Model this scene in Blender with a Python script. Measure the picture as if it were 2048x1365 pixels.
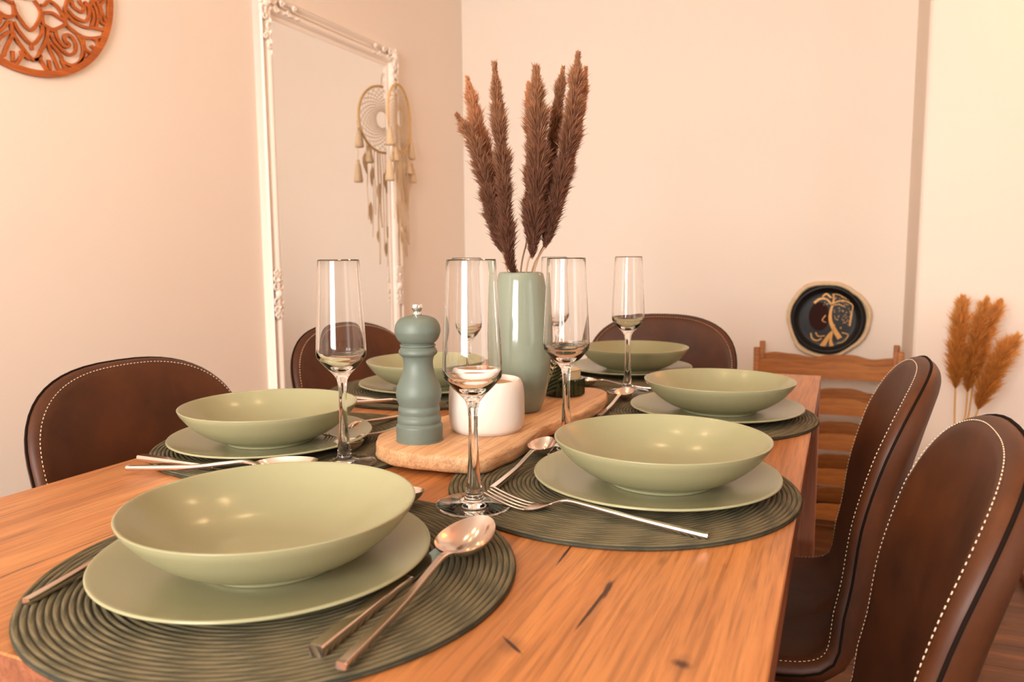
import bpy, bmesh, math, random
from mathutils import Vector, Matrix, Euler
random.seed(7)
for o in list(bpy.data.objects): bpy.data.objects.remove(o, do_unlink=True)
S = bpy.context.scene
COL = S.collection
PI = math.pi
T = 0.75                                   # table height; the camera stands at x=0, y=0
sin, cos = math.sin, math.cos

# ------------------------------------------------------------------ camera
F_PX, PITCH, YAW, CAM_H, ROLL = 1535.3, .1113, .4048, .2568, -.007
fw = Vector((-sin(YAW)*cos(PITCH), cos(YAW)*cos(PITCH), -sin(PITCH)))
r0 = Vector((cos(YAW), sin(YAW), 0)); u0 = r0.cross(fw)
rr = r0*cos(ROLL)+u0*sin(ROLL); uu = u0*cos(ROLL)-r0*sin(ROLL)
cd = bpy.data.cameras.new('camera'); cam = bpy.data.objects.new('camera', cd); COL.objects.link(cam)
m = Matrix((rr, uu, -fw)).transposed().to_4x4(); m.translation = (0, 0, T+CAM_H)
cam.matrix_world = m
cd.sensor_width = 36; cd.sensor_fit = 'HORIZONTAL'; cd.lens = F_PX/2048*36
cd.clip_start = .02
cd.dof.use_dof = True; cd.dof.focus_distance = .88; cd.dof.aperture_fstop = 8.0
S.camera = cam

# ------------------------------------------------------------------ view, world, light
S.view_settings.view_transform = 'Standard'; S.view_settings.look = 'None'
S.view_settings.exposure = 0.08; S.view_settings.gamma = 1.0; S.view_settings.use_curve_mapping = False
w = bpy.data.worlds.new('world'); S.world = w; w.use_nodes = True
bg = w.node_tree.nodes['Background']; bg.inputs[0].default_value = (.80, .90, 1, 1); bg.inputs[1].default_value = 1.0

def area(name, loc, rot, sx, sy, power, col):
    l = bpy.data.lights.new(name, 'AREA'); l.shape = 'RECTANGLE'; l.size = sx; l.size_y = sy
    l.energy = power; l.color = col
    o = bpy.data.objects.new(name, l); COL.objects.link(o); o.location = loc; o.rotation_euler = rot
    return o
XL, YB, YR, XC, XR, YF, ZC = -1.69, 3.37, 2.88, .229, 2.4, -2.0, 2.5   # room limits
# daylight in the window behind the camera and in the balcony door on the right wall
area('window_daylight', (-.55, YF-.04, 1.45), (PI/2, 0, 0), 1.30, 1.45, 165, (1.0, .955, .92))
area('balcony_daylight', (XR+.04, -.25, 1.15), (PI/2, 0, PI/2), 1.0, 1.9, 12, (1.0, .90, .80))

# ------------------------------------------------------------------ helpers
def link(o, parent=None):
    COL.objects.link(o)
    if parent is not None: o.parent = parent
    return o
def mesh(name, V, Fc, mat=None, parent=None, smooth=True, loc=None, angle=None):
    me = bpy.data.meshes.new(name); me.from_pydata([tuple(v) for v in V], [], [tuple(f) for f in Fc])
    if smooth: me.polygons.foreach_set('use_smooth', [True]*len(me.polygons))
    if mat is not None: me.materials.append(mat)
    me.update()
    o = bpy.data.objects.new(name, me); link(o, parent)
    if loc is not None: o.location = loc
    if angle is not None: sharp(o, angle)
    return o
def sharp(o, deg=35):
    me = o.data; bm = bmesh.new(); bm.from_mesh(me)
    lim = math.radians(deg)
    for e in bm.edges:
        if len(e.link_faces) == 2 and e.calc_face_angle(0) > lim: e.smooth = False
    for f in bm.faces: f.smooth = True
    bm.to_mesh(me); bm.free()
def tag(o, label, cat, group=None):
    o['label'] = label; o['category'] = cat
    if group: o['group'] = group
    return o
def struct(o, label=None, cat=None):
    o['kind'] = 'structure'
    if label: o['label'] = label
    if cat: o['category'] = cat
    return o
def thing(name, label, cat, loc=(0, 0, 0), rz=0, group=None):
    o = bpy.data.objects.new(name, None); o.empty_display_size = .02; COL.objects.link(o)
    o.location = loc; o.rotation_euler = (0, 0, rz); tag(o, label, cat, group)
    return o
def dup(root, loc, rz, label, group=None):
    r = root.copy(); COL.objects.link(r); r.location = loc; r.rotation_euler = (root.rotation_euler.x, root.rotation_euler.y, rz)
    r['label'] = label
    if group: r['group'] = group
    for ch in list(root.children):
        c = ch.copy(); COL.objects.link(c); c.parent = r
        for g in list(ch.children):
            d = g.copy(); COL.objects.link(d); d.parent = c
    return r
def lathe(prof, n=64, close=False):
    V = []; Fc = []
    k = len(prof)
    for i in range(n):
        a = 2*PI*i/n
        for r, z in prof: V.append((r*cos(a), r*sin(a), z))
    for i in range(n):
        j = (i+1) % n
        for q in range(k-1 if not close else k):
            q2 = (q+1) % k
            Fc.append((i*k+q, j*k+q, j*k+q2, i*k+q2))
    # merge poles
    bm = bmesh.new(); vs = [bm.verts.new(v) for v in V]
    for f in Fc:
        try: bm.faces.new([vs[x] for x in f])
        except ValueError: pass
    bmesh.ops.remove_doubles(bm, verts=bm.verts, dist=1e-6)
    bmesh.ops.dissolve_degenerate(bm, edges=bm.edges, dist=1e-7)
    bmesh.ops.recalc_face_normals(bm, faces=bm.faces)
    bm.verts.index_update()
    V = [v.co.copy() for v in bm.verts]; Fc = [[v.index for v in f.verts] for f in bm.faces]; bm.free()
    return V, Fc
def catmull(P, n=6, closed=False):
    P = [Vector(p) for p in P]; out = []
    N = len(P)
    rng = range(N if closed else N-1)
    for i in rng:
        p0 = P[(i-1) % N] if (closed or i > 0) else P[0]*2-P[1]
        p1 = P[i]; p2 = P[(i+1) % N]
        p3 = P[(i+2) % N] if (closed or i+2 < N) else P[-1]*2-P[-2]
        for k in range(n):
            t = k/n
            out.append(.5*((2*p1)+(p2-p0)*t+(2*p0-5*p1+4*p2-p3)*t*t+(3*p1-p0-3*p2+p3)*t**3))
    if not closed: out.append(P[-1])
    return out
def smooth_prof(P, n=5):
    return [(max(v.x, 0), v.y) for v in catmull([(r, z, 0) for r, z in P], n)]
def tube(P, R, n=8, closed=False, cap=True):
    P = [Vector(p) for p in P]; N = len(P); V = []; Fc = []
    rad = R if callable(R) else (lambda t: R)
    up = None
    for i, p in enumerate(P):
        if closed: t = P[(i+1) % N]-P[i-1]
        else: t = P[min(i+1, N-1)]-P[max(i-1, 0)]
        t.normalize()
        if up is None:
            up = Vector((0, 0, 1)) if abs(t.z) < .9 else Vector((1, 0, 0))
        s = t.cross(up)
        if s.length < 1e-6: s = t.orthogonal()
        s.normalize(); up = s.cross(t).normalized()
        r = rad(i/(N-1))
        for k in range(n):
            a = 2*PI*k/n
            V.append(p+s*cos(a)*r+up*sin(a)*r)
    for i in range(N if closed else N-1):
        j = (i+1) % N
        for k in range(n):
            k2 = (k+1) % n
            Fc.append((i*n+k, i*n+k2, j*n+k2, j*n+k))
    if cap and not closed:
        Fc.append(tuple(range(n))[::-1]); Fc.append(tuple((N-1)*n+k for k in range(n)))
    return V, Fc
def join(*parts):
    V = []; Fc = []
    for v, f in parts:
        b = len(V); V += [Vector(x) for x in v]; Fc += [tuple(i+b for i in q) for q in f]
    return V, Fc
def box(x0, x1, y0, y1, z0, z1):
    V = [(x0, y0, z0), (x1, y0, z0), (x1, y1, z0), (x0, y1, z0), (x0, y0, z1), (x1, y0, z1), (x1, y1, z1), (x0, y1, z1)]
    return V, [(3, 2, 1, 0), (4, 5, 6, 7), (0, 1, 5, 4), (1, 2, 6, 5), (2, 3, 7, 6), (3, 0, 4, 7)]
def bevel(VF, w, seg=2):
    bm = bmesh.new(); vs = [bm.verts.new(v) for v in VF[0]]
    for f in VF[1]: bm.faces.new([vs[i] for i in f])
    bmesh.ops.recalc_face_normals(bm, faces=bm.faces)
    bmesh.ops.bevel(bm, geom=list(bm.edges), offset=w, segments=seg, profile=.5, affect='EDGES')
    bm.verts.index_update()
    V = [v.co.copy() for v in bm.verts]; Fc = [[v.index for v in f.verts] for f in bm.faces]; bm.free()
    return V, Fc
def xf(VF, M):
    return [M @ Vector(v) for v in VF[0]], VF[1]
def lerp_tab(tab, x):
    if x <= tab[0][0]: return tab[0][1]
    for (a, b), (c, d) in zip(tab, tab[1:]):
        if x <= c:
            t = (x-a)/(c-a); t = t*t*(3-2*t)
            return b+(d-b)*t
    return tab[-1][1]

# ------------------------------------------------------------------ materials
class NT:
    def __init__(s, name):
        s.m = bpy.data.materials.new(name); s.m.use_nodes = True; s.t = s.m.node_tree
        s.b = s.t.nodes['Principled BSDF']; s.out = s.t.nodes['Material Output']
    def n(s, typ, **kw):
        x = s.t.nodes.new(typ)
        for k, v in kw.items(): setattr(x, k, v)
        return x
    def l(s, a, b): s.t.links.new(a, b)
    def val(s, sock, v):
        if hasattr(v, 'is_linked') or hasattr(v, 'links'): s.l(v, sock)
        else: sock.default_value = v
    def math(s, op, a, b=None, c=None, clamp=False):
        x = s.n('ShaderNodeMath', operation=op, use_clamp=clamp)
        s.val(x.inputs[0], a)
        if b is not None: s.val(x.inputs[1], b)
        if c is not None: s.val(x.inputs[2], c)
        return x.outputs[0]
    def mix(s, f, a, b, typ='MIX'):
        x = s.n('ShaderNodeMix', data_type='RGBA', blend_type=typ)
        s.val(x.inputs[0], f); s.val(x.inputs[6], a); s.val(x.inputs[7], b)
        return x.outputs[2]
    def obj(s): return s.n('ShaderNodeTexCoord').outputs['Object']
    def mapping(s, vec, scale=(1, 1, 1), loc=(0, 0, 0), rot=(0, 0, 0)):
        x = s.n('ShaderNodeMapping'); s.l(vec, x.inputs[0])
        x.inputs['Scale'].default_value = scale; x.inputs['Location'].default_value = loc; x.inputs['Rotation'].default_value = rot
        return x.outputs[0]
    def noise(s, vec, scale=5, detail=4, rough=.55, dist=0):
        x = s.n('ShaderNodeTexNoise'); s.l(vec, x.inputs['Vector'])
        x.inputs['Scale'].default_value = scale; x.inputs['Detail'].default_value = detail
        x.inputs['Roughness'].default_value = rough; x.inputs['Distortion'].default_value = dist
        return x.outputs[0]
    def ramp(s, f, stops):
        x = s.n('ShaderNodeValToRGB'); s.l(f, x.inputs[0])
        e = x.color_ramp.elements
        while len(e) < len(stops): e.new(.5)
        for q, (p, c) in zip(e, stops):
            q.position = p; q.color = c if len(c) == 4 else (*c, 1)
        return x.outputs[0]
    def bump(s, h, strength=.2, dist=.002):
        x = s.n('ShaderNodeBump'); x.inputs['Strength'].default_value = strength; x.inputs['Distance'].default_value = dist
        s.l(h, x.inputs['Height']); s.l(x.outputs[0], s.b.inputs['Normal']); return x
    def set(s, col=None, rough=None, metal=None, spec=None, **kw):
        if col is not None:
            if isinstance(col, tuple): s.b.inputs['Base Color'].default_value = (*col[:3], 1)
            else: s.l(col, s.b.inputs['Base Color'])
        if rough is not None: s.val(s.b.inputs['Roughness'], rough)
        if metal is not None: s.b.inputs['Metallic'].default_value = metal
        if spec is not None: s.b.inputs['Specular IOR Level'].default_value = spec
        for k, v in kw.items(): s.b.inputs[k].default_value = v
        return s.m
def hexc(r, g, b):
    f = lambda c: (c/255/12.92) if c/255 <= .04045 else ((c/255+.055)/1.055)**2.4
    return (f(r), f(g), f(b))
def scl(c, k): return tuple(min(1, x*k) for x in c)
def plain(name, col, rough=.5, metal=0, var=.08, scale=8, bump=0, bscale=200, spec=.5, **kw):
    N = NT(name); v = N.obj()
    f = N.noise(v, scale, 3)
    c = N.mix(f, (*scl(col, 1-var), 1), (*scl(col, 1+var), 1))
    if bump: N.bump(N.noise(v, bscale, 3), bump, .001)
    return N.set(c, rough, metal, spec, **kw)

M = {}
M['wall'] = plain('wall_paint', (.84, .735, .635), .75, var=.015, scale=3, bump=.06, bscale=120)
M['ceiling'] = plain('ceiling_paint', (.86, .78, .68), .8, var=.01)
M['ceramic'] = plain('sage_ceramic', (.285, .270, .148), .26, var=.03, scale=14, spec=.32)
M['ceramic'].node_tree.nodes['Principled BSDF'].inputs['Coat Weight'].default_value = .2
M['ceramic'].node_tree.nodes['Principled BSDF'].inputs['Coat Roughness'].default_value = .12
M['vase'] = plain('celadon_glaze', (.205, .228, .167), .10, var=.05, scale=25, bump=.05, bscale=40)
M['mill'] = plain('matte_sage_lacquer', (.116, .143, .114), .5, var=.03)
M['chrome'] = plain('chrome', (.82, .82, .84), .12, 1, var=.02)
M['white_ceramic'] = plain('white_ceramic', (.66, .575, .50), .25, var=.02)
M['lid_wood'] = plain('acacia_lid', (.42, .20, .07), .5, var=.25, scale=30)
M['copper'] = plain('rose_steel', (.76, .655, .585), .16, 1, var=.03, scale=40)
M['blade'] = plain('blade_steel', (.62, .60, .57), .13, 1, var=.03)
M['frame'] = plain('white_lacquer_frame', (.88, .78, .68), .38, var=.02)
M['back'] = plain('mirror_backing', (.25, .18, .12), .8)
M['piping'] = plain('dark_piping', (.010, .005, .003), .9, spec=.1)
M['stitch'] = plain('cream_thread', (.70, .52, .36), .8)
M['legmetal'] = plain('black_leg_metal', (.015, .014, .013), .4)
M['cord'] = plain('cotton_cord', (.74, .56, .36), .9, var=.15, scale=60)
M['tassel'] = plain('beige_tassel', (.66, .48, .30), .9, var=.2, scale=90)
def feather_mat():
    N = NT('soft_feather'); c = N.mix(N.noise(N.obj(), 40), (.78, .62, .44, 1), (.90, .76, .58, 1)); N.set(c, .8, 0, .2)
    tr = N.n('ShaderNodeBsdfTranslucent'); N.l(c, tr.inputs[0]); mx = N.n('ShaderNodeMixShader'); mx.inputs[0].default_value = .5
    N.l(N.b.outputs[0], mx.inputs[1]); N.l(tr.outputs[0], mx.inputs[2]); N.l(mx.outputs[0], N.out.inputs[0])
    return N.m
M['feather'] = feather_mat()
M['bamboo'] = plain('rattan_hoop', (.72, .44, .15), .55, var=.2, scale=30)
M['candle'] = plain('cream_wax', (.62, .50, .30), .5)
M['crust'] = plain('cream_bark_rim', (.70, .52, .32), .85, var=.2, scale=40, bump=.6, bscale=60)
M['black'] = plain('black_lacquer', (.009, .008, .0075), .34, var=.1, spec=.25)
M['brownp'] = plain('brown_paint', (.030, .008, .005), .6, spec=.1)
M['gold'] = plain('gold_paint', (.55, .27, .06), .4, .3, var=.2, scale=90)
M['stem'] = plain('dry_stem', (.42, .25, .14), .7)
M['stem2'] = plain('dry_yellow_stem', (.60, .32, .09), .7)
M['terracotta'] = plain('clay_vase', (.35, .18, .10), .7)
M['baseboard'] = plain('baseboard_wood', (.060, .030, .014), .5, var=.2, scale=20)
M['plinth'] = plain('reddish_board', (.22, .07, .028), .5, var=.2, scale=20)
M['brass'] = plain('lamp_brass', (.6, .42, .2), .3, 1)
M['shade'] = plain('lamp_shade_cloth', (.8, .62, .4), .8)

def glass_mat():
    N = NT('clear_glass')
    N.set((1, 1, 1), 0.0, 0, .5); N.b.inputs['Transmission Weight'].default_value = 1; N.b.inputs['IOR'].default_value = 1.40
    return N.m
M['glass'] = glass_mat()
def green_glass():
    N = NT('dark_green_glass'); c = N.mix(N.noise(N.obj(), 20), (.012, .018, .005, 1), (.030, .040, .010, 1))
    return N.set(c, .1, 0, .6)
M['green'] = green_glass()
M['leafgreen'] = plain('dark_leaf_green', (.030, .040, .010), .45, var=.3, scale=50)
M['leaflight'] = plain('light_leaf_vein', (.25, .22, .06), .5, var=.2, scale=50)
def mirror_mat():
    N = NT('mirror_silver'); return N.set((.86, .84, .82), .015, 1)
M['mirror'] = mirror_mat()
def emis(name, col, s):
    N = NT(name); N.set((0, 0, 0), .5); N.b.inputs['Emission Color'].default_value = (*col, 1); N.b.inputs['Emission Strength'].default_value = s
    return N.m
M['bulb'] = emis('warm_bulb', (1.0, .64, .33), 62)
M['bulb2'] = emis('orange_bulb', (1.0, .25, .02), 150)

def leather():
    N = NT('brown_leather'); v = N.obj()
    f = N.noise(v, 9, 5, .6); g = N.noise(v, 60, 3)
    c = N.ramp(f, [(.3, (.034, .0092, .0024)), (.7, (.098, .028, .0072))])
    c = N.mix(N.math('MULTIPLY', g, .35), c, (.06, .018, .007, 1))
    N.bump(N.noise(v, 420, 2), .12, .0006)
    return N.set(c, .5, 0, .3)
M['leather'] = leather()

def wood(name, c0, c1, c2, along='y', sc=1.0, rough=.45, dark=(.05, .02, .008), planks=None, marks=(), objrand=False):
    N = NT(name); v = N.obj()
    if objrand:
        oi = N.n('ShaderNodeObjectInfo'); ad = N.n('ShaderNodeVectorMath', operation='MULTIPLY_ADD')
        cmb = N.n('ShaderNodeCombineXYZ'); 
        for i in range(3): N.l(oi.outputs['Random'], cmb.inputs[i])
        N.l(cmb.outputs[0], ad.inputs[0]); ad.inputs[1].default_value = (13, 17, 9); N.l(v, ad.inputs[2]); v0 = ad.outputs[0]
    else: v0 = v
    def s3(a, l): return {'x': (l, a, a), 'y': (a, l, a), 'z': (a, a, l)}[along]
    big = N.noise(N.mapping(v0, s3(9*sc, 1.1*sc)), 1, 4, .6, .6)
    mid = N.noise(N.mapping(v0, s3(48*sc, 2.6*sc)), 1, 5, .65, .8)
    fine = N.noise(N.mapping(v0, s3(260*sc, 9*sc)), 1, 3, .6, .2)
    c = N.ramp(big, [(.30, c0), (.52, c1), (.72, c2)])
    mm = N.ramp(mid, [(.36, (0, 0, 0)), (.62, (1, 1, 1))])
    c = N.mix(N.math('MULTIPLY', N.math('SUBTRACT', 1, mm), .48), c, (*scl(c0, .55), 1))
    ff = N.ramp(fine, [(.38, (1, 1, 1)), (.52, (0, 0, 0))])
    c = N.mix(N.math('MULTIPLY', ff, .42), c, (*scl(c0, .45), 1))
    sx = N.n('ShaderNodeSeparateXYZ'); N.l(v, sx.inputs[0])
    if planks:
        for px, wdt, y0, y1, amt in planks:
            wob = N.math('MULTIPLY_ADD', N.noise(N.mapping(v, (3, 5, 1)), 1, 3), .022, -.011)
            d = N.math('ABSOLUTE', N.math('SUBTRACT', N.math('ADD', sx.outputs[0], wob), px))
            a = N.math('SUBTRACT', 1, N.math('DIVIDE', d, wdt), clamp=True)
            e = N.math('MULTIPLY', N.math('GREATER_THAN', sx.outputs[1], y0), N.math('LESS_THAN', sx.outputs[1], y1))
            gate = N.ramp(N.noise(N.mapping(v, (2, 7, 1), (px*9, 0, 0)), 1, 3), [(.42, (0, 0, 0)), (.55, (1, 1, 1))])
            c = N.mix(N.math('MULTIPLY', N.math('MULTIPLY', N.math('MULTIPLY', a, e), gate), amt), c, (*dark, 1))
    for (mx, my, ra, rb, rot, amt, soft) in marks:
        mp = N.n('ShaderNodeMapping'); mp.vector_type = 'TEXTURE'; N.l(v, mp.inputs[0])
        mp.inputs['Location'].default_value = (mx, my, 0); mp.inputs['Rotation'].default_value = (0, 0, rot); mp.inputs['Scale'].default_value = (ra, rb, 1)
        ds = N.n('ShaderNodeVectorMath', operation='LENGTH')
        fl = N.n('ShaderNodeVectorMath', operation='MULTIPLY'); N.l(mp.outputs[0], fl.inputs[0]); fl.inputs[1].default_value = (1, 1, 0)
        N.l(fl.outputs[0], ds.inputs[0])
        wv = N.math('ADD', ds.outputs['Value'], N.math('MULTIPLY_ADD', N.noise(N.mapping(v, (150, 60, 1)), 1, 3), .7, -.35))
        a = N.math('DIVIDE', N.math('SUBTRACT', 1, wv), soft, clamp=True)
        c = N.mix(N.math('MULTIPLY', a, amt), c, (*dark, 1))
    N.bump(fine, .08, .0006)
    if objrand:
        hsv = N.n('ShaderNodeHueSaturation'); N.l(c, hsv.inputs['Color']); N.l(N.math('MULTIPLY_ADD', oi.outputs['Random'], .5, .75), hsv.inputs['Value']); c = hsv.outputs[0]
    return N.set(c, rough, 0, .45)
TC = (-.43, 1.015)                          # table centre
mk = lambda x, y: (x-TC[0], y-TC[1])
marks = [(*mk(-.158, .522), .0018, .056, -.03, 1, .4), (*mk(-.157, .550), .0030, .018, .1, .9, .4), (*mk(-.192, .443), .011, .016, .4, .45, .9), (*mk(-.191, .443), .0018, .016, .9, 1, .4),
         (*mk(-.083, .462), .0060, .0085, 1.2, .9, .7), (*mk(-.083, .462), .013, .016, 0, .25, .9), (*mk(-.2105, .604), .0017, .028, .05, 1, .4), (*mk(-.13, .515), .007, .01, 0, .18, .9),
         (*mk(-.055, .60), .006, .03, 0, .22, .9), (*mk(-.08, .63), .005, .008, 0, .2, .9), (*mk(-.13, .62), .004, .015, 0, .35, .9), (*mk(-.70, .46), .004, .05, 0, .35, .9)]
M['table'] = wood('oak_table_top', hexc(156, 91, 45), hexc(186, 119, 65), hexc(204, 141, 83), 'y', 1.0, .38, dark=hexc(58, 26, 14),
                  planks=[(-.187, .0022, -.9, .9, .85), (-.335, .0016, -.9, .9, .75), (.016, .0018, -.9, -.1, .9), (-.385, .0016, -.9, .2, .6), (.10, .0014, -.2, .9, .5)], marks=marks)
M['table_side'] = wood('oak_table_edge', hexc(120, 66, 40), hexc(142, 82, 52), hexc(158, 96, 62), 'y', 1.0, .5)  # darker oak than the top: shade of the unlit sides put into the colour
M['table_leg'] = wood('oak_table_leg', hexc(132, 72, 42), hexc(152, 88, 54), hexc(166, 100, 64), 'z', 1.0, .5)
M['board'] = wood('olive_board', hexc(196, 142, 96), hexc(218, 170, 124), hexc(230, 190, 146), 'y', 1.6, .5, dark=hexc(120, 70, 36),
                  marks=[(.045, -.20, .003, .05, 1.2, .3, .9), (.06, .17, .006, .02, .2, .35, .9)])
M['rack'] = wood('honey_pine', hexc(160, 92, 34), hexc(188, 116, 46), hexc(204, 134, 60), 'x', 1.4, .5)
M['floor'] = wood('dark_floor_plank', hexc(66, 38, 16), hexc(104, 62, 26), hexc(134, 84, 38), 'x', 1.3, .4, objrand=True)
M['mandala'] = wood('mdf_ornament', hexc(176, 86, 28), hexc(194, 100, 36), hexc(208, 116, 48), 'y', 2, .6)

def mat_weave():
    N = NT('olive_braid'); v = N.obj()
    sx = N.n('ShaderNodeSeparateXYZ'); N.l(v, sx.inputs[0])
    r = N.math('SQRT', N.math('ADD', N.math('MULTIPLY', sx.outputs[0], sx.outputs[0]), N.math('MULTIPLY', sx.outputs[1], sx.outputs[1])))
    th = N.math('ARCTAN2', sx.outputs[1], sx.outputs[0])
    ring = N.math('DIVIDE', r, MAT_P); rid = N.math('FLOOR', ring); fr = N.math('SUBTRACT', ring, rid)
    # stitches: about 6 mm along the braid, slanted, alternating per ring
    k = N.math('MULTIPLY', N.math('ADD', rid, .5), MAT_P*2*PI/.0075/(2*PI))
    k = N.math('ROUND', k)
    ph = N.math('ADD', N.math('MULTIPLY', N.math('MULTIPLY', th, k), 1.0), N.math('MULTIPLY', N.math('ABSOLUTE', N.math('SUBTRACT', fr, .5)), 5.0))
    ph = N.math('ADD', ph, N.math('MULTIPLY', rid, 1.7))
    sn = N.math('SINE', ph)
    groove = N.math('SUBTRACT', 1, N.math('DIVIDE', N.math('MINIMUM', fr, N.math('SUBTRACT', 1, fr)), .20), clamp=True)
    n1 = N.noise(v, 60, 4)
    c = N.mix(n1, (.098, .078, .038, 1), (.155, .124, .066, 1))
    c = N.mix(N.math('MULTIPLY', N.math('LESS_THAN', sn, -.35), .42), c, (.022, .026, .016, 1))
    c = N.mix(N.math('MULTIPLY', groove, .95), c, (.006, .010, .007, 1))
    h = N.math('ADD', N.math('MULTIPLY', sn, .5), N.math('MULTIPLY', N.noise(v, 700, 2), .6))
    N.bump(h, .5, .0008)
    return N.set(c, .75, 0, .3)
MAT_P = .0050
M['mat'] = mat_weave()

def plume_mat(name, c0, c1, c2, tr_amt=.45):
    N = NT(name); a = N.n('ShaderNodeAttribute'); a.attribute_name = 'tt'
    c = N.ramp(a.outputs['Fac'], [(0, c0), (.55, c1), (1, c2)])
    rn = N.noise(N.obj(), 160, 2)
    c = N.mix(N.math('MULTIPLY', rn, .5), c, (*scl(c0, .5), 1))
    N.set(c, .8, 0, .2)
    tr = N.n('ShaderNodeBsdfTranslucent'); N.l(c, tr.inputs[0])
    mx = N.n('ShaderNodeMixShader'); mx.inputs[0].default_value = tr_amt
    N.l(N.b.outputs[0], mx.inputs[1]); N.l(tr.outputs[0], mx.inputs[2]); N.l(mx.outputs[0], N.out.inputs[0])
    return N.m
M['plume'] = plume_mat('brown_plume', hexc(124, 84, 66), hexc(150, 104, 80), hexc(206, 154, 114))
M['plume_light'] = plume_mat('tan_plume', hexc(172, 116, 90), hexc(200, 142, 106), hexc(230, 176, 128))
M['plume_gold'] = plume_mat('golden_plume', hexc(222, 156, 76), hexc(240, 178, 96), hexc(252, 206, 132), .6)

# ------------------------------------------------------------------ the room
def wallbox(name, *b):
    V, Fc = box(*b); return struct(mesh(name, V, Fc, M['wall'], smooth=False))
# floor: base slab with single planks laid on it
fl = struct(mesh('floor', *box(XL-.1, XR+.1, YF-.1, YB+.1, -.08, -.012), M['baseboard'], smooth=False))
PW, PL = .128, 1.28
pv, pf = bevel(box(-PL/2+.001, PL/2-.001, -PW/2+.0009, PW/2-.0009, -.012, 0), .0012, 1)
proto = mesh('floor_plank', pv, pf, M['floor'], fl, smooth=False)
first = True
ny = int((YB-YF)/PW)+1
for j in range(ny):
    off = (j*.47) % 1.0
    x = XL-off*PL
    while x < XR:
        cx, cy = x+PL/2, YF+(j+.5)*PW
        if cx-PL/2 < XR and cx+PL/2 > XL:
            o = proto if first else proto.copy()
            if not first: COL.objects.link(o); o.parent = fl
            o.location = (cx, cy, 0); first = False
        x += PL
wallbox('wall_left', XL-.1, XL, YF-.1, YB+.1, 0, ZC)
wallbox('wall_back', XL, XC+.02, YB, YB+.1, 0, ZC)
# projecting wall section on the right with a softened corner bead
V, Fc = box(XC, XR, YR, YB+.1, 0, ZC)
bm = bmesh.new(); vs = [bm.verts.new(v) for v in V]
for f in Fc: bm.faces.new([vs[i] for i in f])
e = [e for e in bm.edges if all(abs(v.co.x-XC) < 1e-5 and abs(v.co.y-YR) < 1e-5 for v in e.verts)]
bmesh.ops.bevel(bm, geom=e, offset=.018, segments=3, profile=.5, affect='EDGES')
me = bpy.data.meshes.new('wall_recess'); bm.to_mesh(me); bm.free(); me.materials.append(M['wall'])
struct(link(bpy.data.objects.new('wall_recess', me)))
struct(mesh('ceiling', *box(XL-.1, XR+.1, YF-.1, YB+.1, ZC, ZC+.1), M['ceiling'], smooth=False))
# rear wall with a window opening
WX0, WX1, WZ0, WZ1 = -1.2, .1, .72, 2.18
struct(mesh('wall_front', *join(box(XL, WX0, YF-.1, YF, 0, ZC), box(WX1, XR, YF-.1, YF, 0, ZC), box(WX0, WX1, YF-.1, YF, 0, WZ0), box(WX0, WX1, YF-.1, YF, WZ1, ZC)), M['wall'], smooth=False))
wf = struct(mesh('window_1', *join(box(WX0, WX0+.05, YF-.03, YF+.02, WZ0, WZ1), box(WX1-.05, WX1, YF-.03, YF+.02, WZ0, WZ1), box(WX0, WX1, YF-.03, YF+.02, WZ0, WZ0+.05), box(WX0, WX1, YF-.03, YF+.02, WZ1-.05, WZ1), box((WX0+WX1)/2-.03, (WX0+WX1)/2+.03, YF-.03, YF+.02, WZ0, WZ1)), M['frame'], smooth=False))
DY0, DY1, DZ1 = -.78, .28, 2.12
struct(mesh('wall_right', *join(box(XR, XR+.1, YF, DY0, 0, ZC), box(XR, XR+.1, DY1, YR+.1, 0, ZC), box(XR, XR+.1, DY0, DY1, DZ1, ZC)), M['wall'], smooth=False))
struct(mesh('door_1', *join(box(XR-.02, XR+.03, DY0, DY0+.06, 0, DZ1), box(XR-.02, XR+.03, DY1-.06, DY1, 0, DZ1), box(XR-.02, XR+.03, DY0, DY1, DZ1-.06, DZ1), box(XR-.02, XR+.03, DY0, DY1, 0, .12)), M['frame'], smooth=False))
# baseboards
for n, b in (('left', (XL, XL+.014, YF, YB, 0, .04)), ('back', (XL+.014, XC, YB-.014, YB, 0, .04)), ('right', (XC-.014, XR, YR-.014, YR, 0, .035))):
    struct(mesh('baseboard_'+n, *bevel(box(*b), .003, 2), M['baseboard']))

# ------------------------------------------------------------------ table
XTL, XTR, YTN, YTF, TH = -.8288, -.0323, .3064, 1.7237, .034
tb = thing('dining_table', 'rectangular oak dining table laid with green place settings', 'table', (TC[0], TC[1], 0))
hx, hy = (XTR-XTL)/2, (YTF-YTN)/2
v, f = bevel(box(-hx, hx, -hy, hy, T-TH, T), .0012, 1)
top = mesh('table_top', v, f, M['table'], tb, smooth=False)
top.data.materials.append(M['table_side'])
for p in top.data.polygons:
    if abs(p.normal.z) < .5: p.material_index = 1
top['label'] = 'oak table top with dark cracks and knots'
for sx in (-1, 1):
    for sy in (-1, 1):
        cx, cy = sx*(hx-.035), sy*(hy-.035)
        mesh('leg', *bevel(box(cx-.035, cx+.035, cy-.035, cy+.035, 0, T-TH), .003, 2), M['table_leg'], tb, smooth=False)
for sx in (-1, 1): mesh('apron', *box(sx*(hx-.055)-.01, sx*(hx-.055)+.01, -hy+.071, hy-.071, T-TH-.06, T-TH), M['table_side'], tb, smooth=False)
for sy in (-1, 1): mesh('apron', *box(-hx+.071, hx-.071, sy*(hy-.055)-.01, sy*(hy-.055)+.01, T-TH-.06, T-TH), M['table_side'], tb, smooth=False)

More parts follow.
